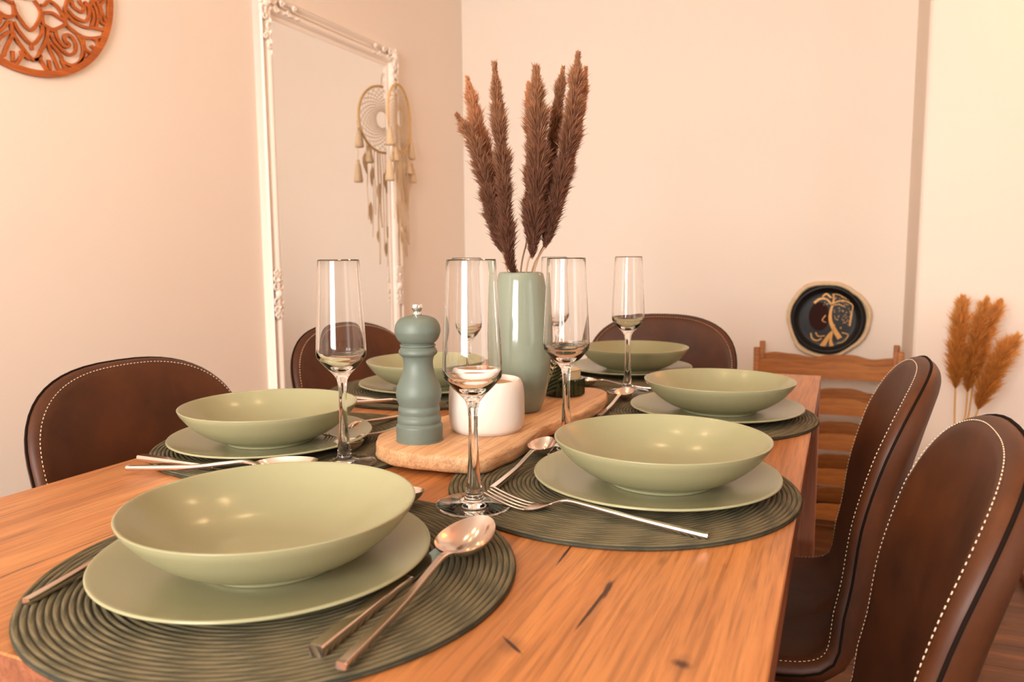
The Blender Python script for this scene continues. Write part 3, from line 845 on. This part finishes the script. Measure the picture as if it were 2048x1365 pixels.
# golden pampas in a floor vase beside the right wall
PX, PY = .368, 2.70
tag(mesh('floor_vase', *lathe(smooth_prof([(0, 0), (.05, 0), (.056, .004), (.068, .08), (.070, .20), (.055, .33), (.036, .40), (.036, .43), (.032, .43), (.030, .40), (.05, .32), (.062, .2), (.05, .02), (0, .015)], 4), 48), M['terracotta'], loc=(PX, PY, 0)), 'clay floor vase with golden plumes behind the right chairs', 'vase')
G2 = 'golden pampas plumes by the right wall'
PS = [('golden pampas plume on the left, standing upright', [(.345, 2.69, -.32), (.340, 2.70, -.246)], [(.338, 2.70, -.165), (.337, 2.70, -.11), (.336, 2.70, -.043), (.340, 2.70, .035), (.344, 2.70, .116)], .021, 3800),
      ('golden pampas plume second from the left', [(.365, 2.70, -.32), (.371, 2.71, -.244)], [(.372, 2.71, -.175), (.376, 2.71, -.10), (.384, 2.71, -.03), (.395, 2.71, .052), (.409, 2.71, .113)], .019, 3400),
      ('golden pampas plume leaning right behind its neighbour', [(.370, 2.71, -.32), (.381, 2.72, -.243)], [(.387, 2.72, -.15), (.396, 2.72, -.08), (.410, 2.72, -.01), (.427, 2.72, .053), (.446, 2.72, .109)], .018, 3400),
      ('golden pampas plume on the right, bent outwards and lowest', [(.385, 2.69, -.32), (.393, 2.69, -.258)], [(.400, 2.69, -.225), (.413, 2.69, -.17), (.434, 2.69, -.108), (.463, 2.69, -.037), (.488, 2.69, .0)], .024, 3800)]
for i, (lab, st, pl, R, n) in enumerate(PS):
    a = i*1.6
    reed('pampas_stalk', lab, [(PX+.02*cos(a), PY+.02*sin(a), .03)]+zz(st), zz(pl), R, n, 'plume_gold', M['stem2'], G2, 50+i, stem_r=.0028, core=.2, wid=.0010, fuzz=1.45)

# ------------------------------------------------------------------ standing mirror
mt = thing('standing_mirror', 'tall white ornate mirror leaning flat on the left wall', 'mirror', (XL, 2.347, 0))
YA, YZ, ZT, ZB = -.405, .405, 1.825, .005     # outer
IA, IZ, IT, IB = -.330, .337, 1.752, .080     # inner
# moulding profile (u from outer to inner 0..1, height above the wall)
MP = [(0, .0), (0, .010), (.05, .020), (.13, .028), (.21, .024), (.27, .013), (.33, .011), (.39, .013), (.45, .022), (.57, .028), (.69, .026), (.77, .018), (.83, .010), (.92, .010), (1.0, .007), (1.0, .0)]
def frame_rail(name, o0, o1, i0, i1):
    V = []; Fc = []
    for q, (o, i) in enumerate(((o0, i0), (o1, i1))):
        for u, h in MP: V.append((h, o[0]+(i[0]-o[0])*u, o[1]+(i[1]-o[1])*u))
    k = len(MP)
    for j in range(k-1): Fc.append((j, j+1, k+j+1, k+j))
    Fc.append(tuple(range(k))); Fc.append(tuple(range(k, 2*k))[::-1])
    return mesh(name, V, Fc, M['frame'], mt, angle=50)
frame_rail('frame_stile', (YA, ZB), (YA, ZT), (IA, IB), (IA, IT))
frame_rail('frame_stile', (YZ, ZT), (YZ, ZB), (IZ, IT), (IZ, IB))
frame_rail('frame_rail', (YA, ZT), (YZ, ZT), (IA, IT), (IZ, IT))
frame_rail('frame_rail', (YZ, ZB), (YA, ZB), (IZ, IB), (IA, IB))
mesh('mirror_glass', *box(.002, .006, IA-.01, IZ+.01, IB-.01, IT+.01), M['mirror'], mt, smooth=False)
def scroll(cy, cz, r0, turns, a0, hand, x=.026, rad=.0055):
    P = []
    n = int(18*turns)
    for i in range(n+1):
        t = i/n; a = a0+hand*t*turns*2*PI; r = r0*(1-.8*t); P.append((x, cy+r*cos(a), cz+r*sin(a)))
    return tube(P, lambda q: rad*(1-.45*q), 7)
def blob(cy, cz, ry, rz, x=.024, h=.016, rot=0):
    V, Fc = lathe([(0, -.6), (.8, -.35), (1, 0), (.8, .5), (.45, .85), (0, 1)], 14)
    out = []
    for a, b, c in V:
        yy, zz_ = a*ry, b*rz; out.append((x+c*h, cy+yy*cos(rot)-zz_*sin(rot), cz+yy*sin(rot)+zz_*cos(rot)))
    return out, Fc
def corner_orn(sy, sz):
    cy = (YA+.032) if sy < 0 else (YZ-.032); cz = (ZT-.032) if sz > 0 else (ZB+.034)
    P = [blob(cy, cz, .020, .026, rot=.5*sy*sz), blob(cy-sy*.004, cz-sz*.004, .011, .011, h=.018)]
    for k in range(6):
        a = k*PI/3+.3; P.append(blob(cy+.024*cos(a), cz+.024*sin(a), .010, .006, h=.009, rot=a))
    for k in range(4):          # trailing down the stile
        P.append(scroll(cy+(.010 if k % 2 else -.010), cz-sz*(.045+.030*k), .012-.0015*k, 1.3, PI/2, 1 if k % 2 else -1))
        P.append(blob(cy+sy*-.016, cz-sz*(.055+.032*k), .005, .012, h=.008))
    for k in range(4):          # trailing along the rail
        P.append(scroll(cy-sy*(.045+.030*k), cz+(.010 if k % 2 else -.010), .012-.0015*k, 1.3, 0, 1 if k % 2 else -1))
        P.append(blob(cy-sy*(.055+.032*k), cz-sz*.016, .012, .005, h=.008))
    P.append(scroll(cy-sy*.03, cz+sz*.012, .014, 1.5, 0, sy*sz)); P.append(scroll(cy+sy*.012, cz-sz*.03, .014, 1.5, PI/2, -sy*sz))
    mesh('corner_ornament', *join(*P), M['frame'], mt)
for sy in (-1, 1):
    for sz in (-1, 1): corner_orn(sy, sz)
def mid_orn(cy, cz, vert):
    P = [blob(cy, cz, .014, .018, h=.014)]
    for s in (-1, 1):
        for k, (dd, rd) in enumerate(((.026, .016), (.050, .013), (.068, .009))):
            for side in (-1, 1):
                a, b = side*.012, s*dd
                if vert: P.append(scroll(cy+a, cz+b, rd, 1.4, PI/2*s, side*s))
                else: P.append(scroll(cy+b, cz+a, rd, 1.4, 0, side*s))
        P.append(blob(cy+(0 if vert else s*.044), cz+(s*.044 if vert else 0), .008, .008, h=.012))
    mesh('side_ornament', *join(*P), M['frame'], mt)
mid_orn((YA+IA)/2, .888, True); mid_orn((YZ+IZ)/2, .888, True)

# ------------------------------------------------------------------ dream catcher hung on the mirror's right stile
DX, DYc, DZ = XL+.047, 2.712, .803+T
dc = thing('dream_catcher', 'cream dream catcher with tassels and feathers hanging on the mirror frame', 'dream catcher', (DX, DYc, DZ), .20)
# local plane: y right, z up, x off the wall
R = .130
hp = [(0, R*cos(a), R*sin(a)) for a in [2*PI*i/64 for i in range(64)]]
hoop = mesh('hoop', *tube(hp, .0048, 8, True), M['bamboo'], dc)
W = []
prev = [(0, R*cos(2*PI*i/24), R*sin(2*PI*i/24)) for i in range(24)]
for ringi in range(15):
    nxt = []
    for i in range(24):
        a = Vector(prev[i]); b = Vector(prev[(i+1) % 24]); mdd = (a+b)/2*(.92 if ringi else .90)
        nxt.append(mdd); W.append(tube([a, mdd], .0012, 4, cap=False)); W.append(tube([b, mdd], .0012, 4, cap=False))
    prev = nxt
mesh('web', *join(*W), M['cord'], hoop)
mesh('hanging_loop', *tube([(0, 0, R), (-.004, .003, R+.035), (-.009, 0, R+.05), (-.004, -.003, R+.035), (0, 0, R)], .0011, 5), M['cord'], dc)
rng = random.Random(11)
def tassel(y, z, ln, wd=.018, x=.004):
    t = mesh('tassel', *lathe(smooth_prof([(0, 0), (.004, 0), (.0065, -.006), (.0052, -.012), (wd*.55, -.02), (wd*.8, -ln*.6), (wd, -ln), (wd*.5, -ln*.99), (0, -ln*.97)], 3), 18), M['tassel'], dc)
    t.location = (x, y, z)
    mesh('knot', *lathe([(0, -.0105), (.0062, -.0105), (.0066, -.0125), (.0062, -.0145), (0, -.0145)], 14), M['cord'], t)
    return t
def string(y, z0, z1, r=.0014, x=.003):
    P = [(x+rng.uniform(-.002, .002), y+rng.uniform(-.003, .003), z0+(z1-z0)*q/5) for q in range(6)]; P[0] = (x, y, z0)
    mesh('string', *tube(catmull(P, 3), r, 5), M['cord'], dc)
def feather(y, z, ln, wd, tilt, x=.006):
    V = []; n = 12
    for i in range(n+1):
        t = i/n; w_ = wd*math.sin(PI*min(t*1.02, 1)**.75)+.0006; c = .18*ln*t*t*tilt
        for s in (-1, 0, 1): V.append((x+.003*abs(s)*sin(t*3)+(0 if s else .0012), y+c+s*w_, z-ln*t))
    Fc = []
    for i in range(n):
        for s in (0, 1): Fc.append((i*3+s, i*3+s+1, (i+1)*3+s+1, (i+1)*3+s))
    b = len(V); V += [(a-.0012, p, q) for a, p, q in V]
    Fc += [tuple(k+b for k in f)[::-1] for f in Fc]
    o = mesh('feather', V, Fc, M['feather'], dc)
    mesh('quill', *tube([(x+.002, y, z+.008), (x+.002, y+.02*ln*tilt, z-ln*.4), (x+.001, y+.18*ln*tilt, z-ln*.97)], .0008, 5), M['cord'], o)
for y, z, l in ((-.125, -.045, .075), (.118, -.06, .085), (-.135, -.17, .085), (.128, -.165, .075), (-.075, -.105, .07), (.085, -.15, .06)): tassel(y, z, l)
string(-.125, -.035, -.05); string(.118, -.05, -.06); string(-.135, -.02, -.17); string(.128, -.02, -.165)
string(-.075, -.104, -.108); string(.085, -.10, -.152)
for y, z1 in ((-.06, -.47), (-.045, -.38), (-.028, -.58), (-.015, -.43), (.0, -.52), (.016, -.60), (.03, -.45), (.045, -.55), (.06, -.36), (.075, -.50), (-.088, -.40)): string(y, -math.sqrt(max(R*R-y*y, 0)), z1, rng.choice((.0018, .0026, .0032)))
for y, z, l, wd, tl in ((-.095, -.14, .085, .013, .7), (.10, -.20, .08, .014, -.8), (.02, -.20, .10, .014, .6), (.045, -.26, .085, .013, -.7), (-.02, -.25, .09, .012, .3), (-.07, -.33, .09, .011, .2), (.03, -.42, .075, .012, .9), (.015, -.49, .06, .009, -.4), (-.03, -.44, .06, .009, .5), (-.055, -.19, .08, .011, -.5)): feather(y, z, l, wd, tl)

# ------------------------------------------------------------------ fretwork disc on the left wall
STROKES = [[(-0.03, -0.075), (-0.027, -0.088), (-0.018, -0.106), (0.006, -0.128), (0.025, -0.109), (0.035, -0.088), (0.033, -0.074), (0.022, -0.06)], [(-0.03, -0.119), (-0.02, -0.136), (0.007, -0.158), (0.028, -0.139), (0.036, -0.122), (0.035, -0.11)], [(0.007, -0.158), (0.008, -0.17)], [(-0.038, -0.119), (-0.033, -0.144), (-0.021, -0.163), (0.01, -0.192), (0.03, -0.165), (0.044, -0.139), (0.049, -0.114), (0.046, -0.111)], [(0.037, -0.082), (0.038, -0.103), (0.046, -0.11), (0.061, -0.112), (0.078, -0.104), (0.096, -0.089), (0.078, -0.081), (0.061, -0.076), (0.038, -0.082)], [(0.036, -0.067), (0.046, -0.063), (0.057, -0.051), (0.074, -0.056), (0.088, -0.071), (0.095, -0.086), (0.1, -0.094)], [(0.104, -0.036), (0.099, -0.05), (0.096, -0.059), (0.098, -0.079)], [(0.101, -0.056), (0.119, -0.069), (0.147, -0.072), (0.159, -0.055), (0.158, -0.038), (0.148, -0.032)], [(0.114, -0.033), (0.119, -0.046), (0.138, -0.053), (0.147, -0.041), (0.138, -0.033), (0.135, -0.027)], [(0.098, -0.067), (0.116, -0.08), (0.143, -0.086), (0.172, -0.081), (0.204, -0.079)], [(0.149, -0.026), (0.166, -0.037), (0.171, -0.056), (0.164, -0.079)], [(0.166, -0.019), (0.179, -0.034), (0.182, -0.056), (0.176, -0.078)], [(0.182, -0.014), (0.191, -0.037), (0.189, -0.06), (0.205, -0.066)], [(0.206, -0.007), (0.192, -0.022), (0.198, -0.045), (0.207, -0.061)], [(0.098, -0.094), (0.113, -0.103), (0.138, -0.11), (0.164, -0.106), (0.196, -0.094)], [(0.1, -0.096), (0.121, -0.106), (0.134, -0.122), (0.137, -0.14), (0.13, -0.164), (0.115, -0.178), (0.099, -0.183), (0.083, -0.179), (0.076, -0.165), (0.063, -0.153), (0.05, -0.143)], [(0.053, -0.123), (0.066, -0.141), (0.084, -0.155), (0.099, -0.16), (0.115, -0.15), (0.118, -0.131), (0.108, -0.117), (0.096, -0.115), (0.089, -0.124), (0.094, -0.135)], [(0.068, -0.112), (0.072, -0.129), (0.082, -0.141), (0.094, -0.144), (0.101, -0.137), (0.095, -0.132)], [(0.046, -0.151), (0.056, -0.17), (0.064, -0.187), (0.069, -0.198), (0.083, -0.2)], [(0.023, -0.184), (0.034, -0.199), (0.043, -0.212)], [(0.047, -0.183), (0.048, -0.205)], [(0.078, -0.177), (0.085, -0.191), (0.092, -0.2)], [(0.138, -0.112), (0.141, -0.134), (0.151, -0.141), (0.168, -0.143)], [(0.164, -0.107), (0.174, -0.11), (0.18, -0.126)], [(0.159, -0.125), (0.172, -0.134)], [(0.142, -0.143), (0.135, -0.16), (0.116, -0.182)], [(0.048, -0.111), (0.056, -0.115), (0.07, -0.113)], [(0.045, -0.138), (0.047, -0.153)], [(0.027, -0.177), (0.025, -0.184), (0.01, -0.192)]]
CENTRE = {0, 1, 2, 3}
def ribbon(P, wd, x0, x1):
    V = []; Fc = []; N = len(P)
    for i, p in enumerate(P):
        t = (P[min(i+1, N-1)]-P[max(i-1, 0)]).normalized(); s = Vector((0, -t.z, t.y))*wd/2
        for x in (x0, x1):
            V += [(x, (p+s).y, (p+s).z), (x, (p-s).y, (p-s).z)]
    for i in range(N-1):
        a, b = i*4, i*4+4
        Fc += [(a, a+1, b+1, b), (a+2, b+2, b+3, a+3), (a, b, b+2, a+2), (a+1, a+3, b+3, b+1)]
    Fc += [(0, 2, 3, 1), (N*4-4, N*4-3, N*4-1, N*4-2)]
    return V, Fc
MR, MD = .227, .008
md = thing('fretwork_disc', 'round carved wooden wall ornament with scrolls and petals, cut off by the corner', 'wall ornament', (XL+.001, 1.208, .8916+T))
ring = lathe([(MR-.0145, 0), (MR, 0), (MR, MD), (MR-.0145, MD), (MR-.0145, 0)], 96)
ring = ([(c, a, b) for a, b, c in ring[0]], ring[1])
mesh('outer_ring', *ring, M['mandala'], md, angle=40)
P = []
for sz in (1, -1):
    for i, st in enumerate(STROKES):
        for sy in ((1,) if i in CENTRE else (1, -1)):
            pts = [(0, y*sy+(.010 if sy < 0 else 0), z*sz) for y, z in st]
            P.append(ribbon(catmull(pts, 6) if len(pts) > 2 else [Vector(p) for p in pts], .0064, 0, MD-.001+.0002*(i % 5)))
for a in range(8):
    c, sn_ = cos(a*PI/4), sin(a*PI/4)
    loop = [(0, .0), (.020, .013), (.040, .009), (.050, 0), (.040, -.009), (.020, -.013), (0, 0)]
    P.append(ribbon(catmull([(0, (x+.012)*c-y*sn_, (x+.012)*sn_+y*c) for x, y in loop], 5), .0060, 0, MD-.001))
for sy in (-1, 1):
    for k in range(3):
        yy = sy*(.075+.05*k)
        P.append(ribbon(catmull([(0, yy-.022, 0), (0, yy, .016), (0, yy+.022, 0), (0, yy, -.016), (0, yy-.022, 0)], 6), .0060, 0, MD-.0012))
        P.append(ribbon(catmull([(0, yy-.02, .052), (0, yy, .018), (0, yy+.01, .045)], 6), .0060, 0, MD-.0014)); P.append(ribbon(catmull([(0, yy-.02, -.040), (0, yy, -.018)], 6), .0060, 0, MD-.0014))
mesh('scroll_work', *join(*P), M['mandala'], md, angle=40)

# ------------------------------------------------------------------ slatted rack and wall plate
rk = thing('slatted_rack', 'honey wood rack with wavy rails against the back wall', 'rack', (-.04, 3.14, 0))
zt = T-.096
for sy in (-1, 1):
    for sx in (-1, 1):
        x, y = sx*.245, sy*.115
        mesh('post', *bevel(box(x-.0105, x+.0105, y-.0105, y+.0105, 0, zt), .003, 2), M['rack'], rk)
def wavy(x0, x1, h, th=.014, phase=0):
    V = []; Fc = []; n = 40
    for i in range(n+1):
        q = i/n; x = x0+(x1-x0)*q
        top = h+.007*sin(q*4*PI+phase)+.002*sin(q*9*PI)
        for y, z in ((-th/2, 0), (th/2, 0), (th/2, top), (-th/2, top)): V.append((x, y, z))
    for i in range(n):
        for k in range(4): Fc.append((i*4+k, i*4+(k+1) % 4, i*4+4+(k+1) % 4, i*4+4+k))
    Fc += [(0, 1, 2, 3)[::-1], tuple(n*4+k for k in range(4))]
    return V, Fc
wv, wfc = wavy(-.2345, .2345, .056)
rail = None
for k in range(5):
    zb = zt-.107-.1335*k
    if zb < .005: zb = .005
    for y in (-.115, .115):
        if rail is None: rail = mesh('wavy_rail', wv, wfc, M['rack'], rk, angle=40); o = rail
        else: o = rail.copy(); COL.objects.link(o); o.parent = rk
        o.location = (0, y, zb)
pl = thing('wall_plate', 'round black plate with a golden tree motif and rough cream rim on the back wall', 'plate', (-.047, YB-.002, T-.010))
n = 90; V = []; Fc = []; rng = random.Random(5)
wob = [.156+.004*sin(i*.21+1)+.0025*sin(i*.47)+.002*rng.random()+(.004 if 55 < i or i < 12 else 0) for i in range(n)]
pr2 = [(0, .000), (1.0, .000), (1.0, .016), (.965, .024), (.93, .026), (.90, .022), (.88, .012), (0, .012)]
for i in range(n):
    a = 2*PI*i/n
    for q, d in pr2: V.append((q*wob[i]*cos(a), -d, q*wob[i]*sin(a)))
k = len(pr2)
for i in range(n):
    j = (i+1) % n
    for q in range(k-1): Fc.append((i*k+q, i*k+q+1, j*k+q+1, j*k+q))
mesh('bark_rim', V, Fc, M['crust'], pl)
dprof = smooth_prof([(0, .016), (.095, .016), (.112, .018), (.122, .026), (.128, .031), (.1345, .030), (.136, .024), (.134, .013), (0, .013)], 3)
d = lathe(dprof, 72); d = ([(a, -c, b) for a, b, c in d[0]], d[1])
disc = mesh('black_disc', *d, M['black'], pl)
def flat(P, wds, y=-.0164, th=.0010):
    P = catmull([(x, 0, z) for x, z in P], 6); V = []; Fc = []; N = len(P)
    for i, p in enumerate(P):
        t = (P[min(i+1, N-1)]-P[max(i-1, 0)]).normalized(); wq = wds[0]+(wds[1]-wds[0])*i/(N-1); s = Vector((-t.z, 0, t.x))*wq
        for yy in (y, y-th): V += [(p+s)+Vector((0, yy, 0)), (p-s)+Vector((0, yy, 0))]
    for i in range(N-1):
        a, b = i*4, i*4+4
        Fc += [(a, a+1, b+1, b), (a+2, b+2, b+3, a+3), (a, b, b+2, a+2), (a+1, a+3, b+3, b+1)]
    Fc += [(0, 2, 3, 1), (N*4-4, N*4-3, N*4-1, N*4-2)]
    return V, Fc
px = lambda x, y: ((x-660)/1437*200*.00214, (675-y)/1437*200*.00214)     # motif drawn on a square of 0.43 m
tp = []
L_ = lambda pts, w0, w1: tp.append(flat([px(*p) for p in pts], (w0*.00030, w1*.00030)))
L_([(725, 470), (700, 580), (705, 700), (760, 820), (830, 930)], 12, 32)
L_([(730, 330), (735, 400), (720, 480)], 8, 12)
L_([(745, 820), (690, 900), (610, 1050)], 8, 34); L_([(735, 860), (715, 950), (730, 1040)], 7, 26)
L_([(720, 480), (640, 400), (560, 400), (490, 455)], 10, 16); L_([(700, 380), (640, 330), (590, 370)], 12, 8)
L_([(735, 450), (820, 420), (900, 430), (970, 480), (965, 580)], 9, 5); L_([(965, 560), (955, 660), (945, 760)], 12, 9)
L_([(730, 480), (800, 470), (870, 500)], 7, 5); L_([(720, 330), (800, 340), (900, 400)], 5, 4)
L_([(460, 870), (480, 940), (540, 970), (600, 940)], 10, 8); L_([(520, 860), (560, 910), (640, 900)], 8, 6)
L_([(850, 850), (930, 880), (880, 970), (800, 1000)], 6, 5); L_([(640, 620), (600, 690), (650, 720)], 6, 4)
rg = random.Random(8)
for _ in range(150):
    x, y = rg.uniform(560, 960), rg.uniform(320, 800)
    if x < 740 and y > 480: continue
    if (x-780)**2/200**2+(y-560)**2/260**2 > 1: continue
    a = rg.uniform(0, PI); l = rg.uniform(8, 16)
    L_([(x, y), (x+l*cos(a)*.5, y+l*sin(a)*.5), (x+l*cos(a), y+l*sin(a))], 6, 3)
mesh('tree_motif', *join(*tp), M['gold'], disc, smooth=False)
bp_ = lathe([(0, .0160), (1, .0160), (1, .0166), (0, .0166)], 32)
mesh('brown_patch', [(px(560, 0)[0]+a*.040, -c, px(0, 640)[1]+b*.058) for a, b, c in bp_[0]], bp_[1], M['brownp'], disc, smooth=False)

# low reddish board on the floor at the right edge
tag(mesh('floor_board', *bevel(box(.542, .95, 2.42, 2.845, .001, .032), .003, 2), M['plinth']), 'low reddish wooden board on the floor by the right wall', 'board')

# ------------------------------------------------------------------ lamps of the room (above and right of the picture)
lp = thing('pendant_lamp', 'brass pendant lamp with bare bulbs above the table', 'lamp', (-.43, 1.02, 1.72))
mesh('rod', *tube([(0, 0, .06), (0, 0, ZC-1.72)], .006, 10), M['brass'], lp)
mesh('hub', *lathe(smooth_prof([(0, .02), (.03, .025), (.035, .045), (.02, .065), (0, .068)], 3), 24), M['brass'], lp)
for k in range(4):
    a = k*PI/2+.5; d = Vector((cos(a), sin(a), 0))
    ar = mesh('arm', *tube([d*.02+Vector((0, 0, .045)), d*.15+Vector((0, 0, .05)), d*.22+Vector((0, 0, .03))], .005, 8), M['brass'], lp)
    v, f = lathe(smooth_prof([(0, -.066), (.02, -.060), (.028, -.042), (.024, -.02), (.014, -.002), (.013, .012), (0, .014)], 3), 20)
    mesh('bulb', [p+d*.22 for p in v], f, M['bulb'], ar)
lp2 = thing('wall_lamp', 'warm wall lamp on the right wall section', 'lamp', (.98, YR, 1.72))
mesh('back_plate', *bevel(box(-.04, .04, -.02, -.0005, -.06, .06), .004), M['brass'], lp2)
mesh('arm', *tube([(0, -.02, 0), (0, -.10, -.02), (0, -.14, .02)], .006, 8), M['brass'], lp2)
v, f = lathe(smooth_prof([(0, -.045), (.03, -.04), (.045, -.01), (.04, .03), (.02, .05), (0, .052)], 3), 24)
mesh('bulb', [p+Vector((0, -.14, .08)) for p in v], f, M['bulb2'], lp2)
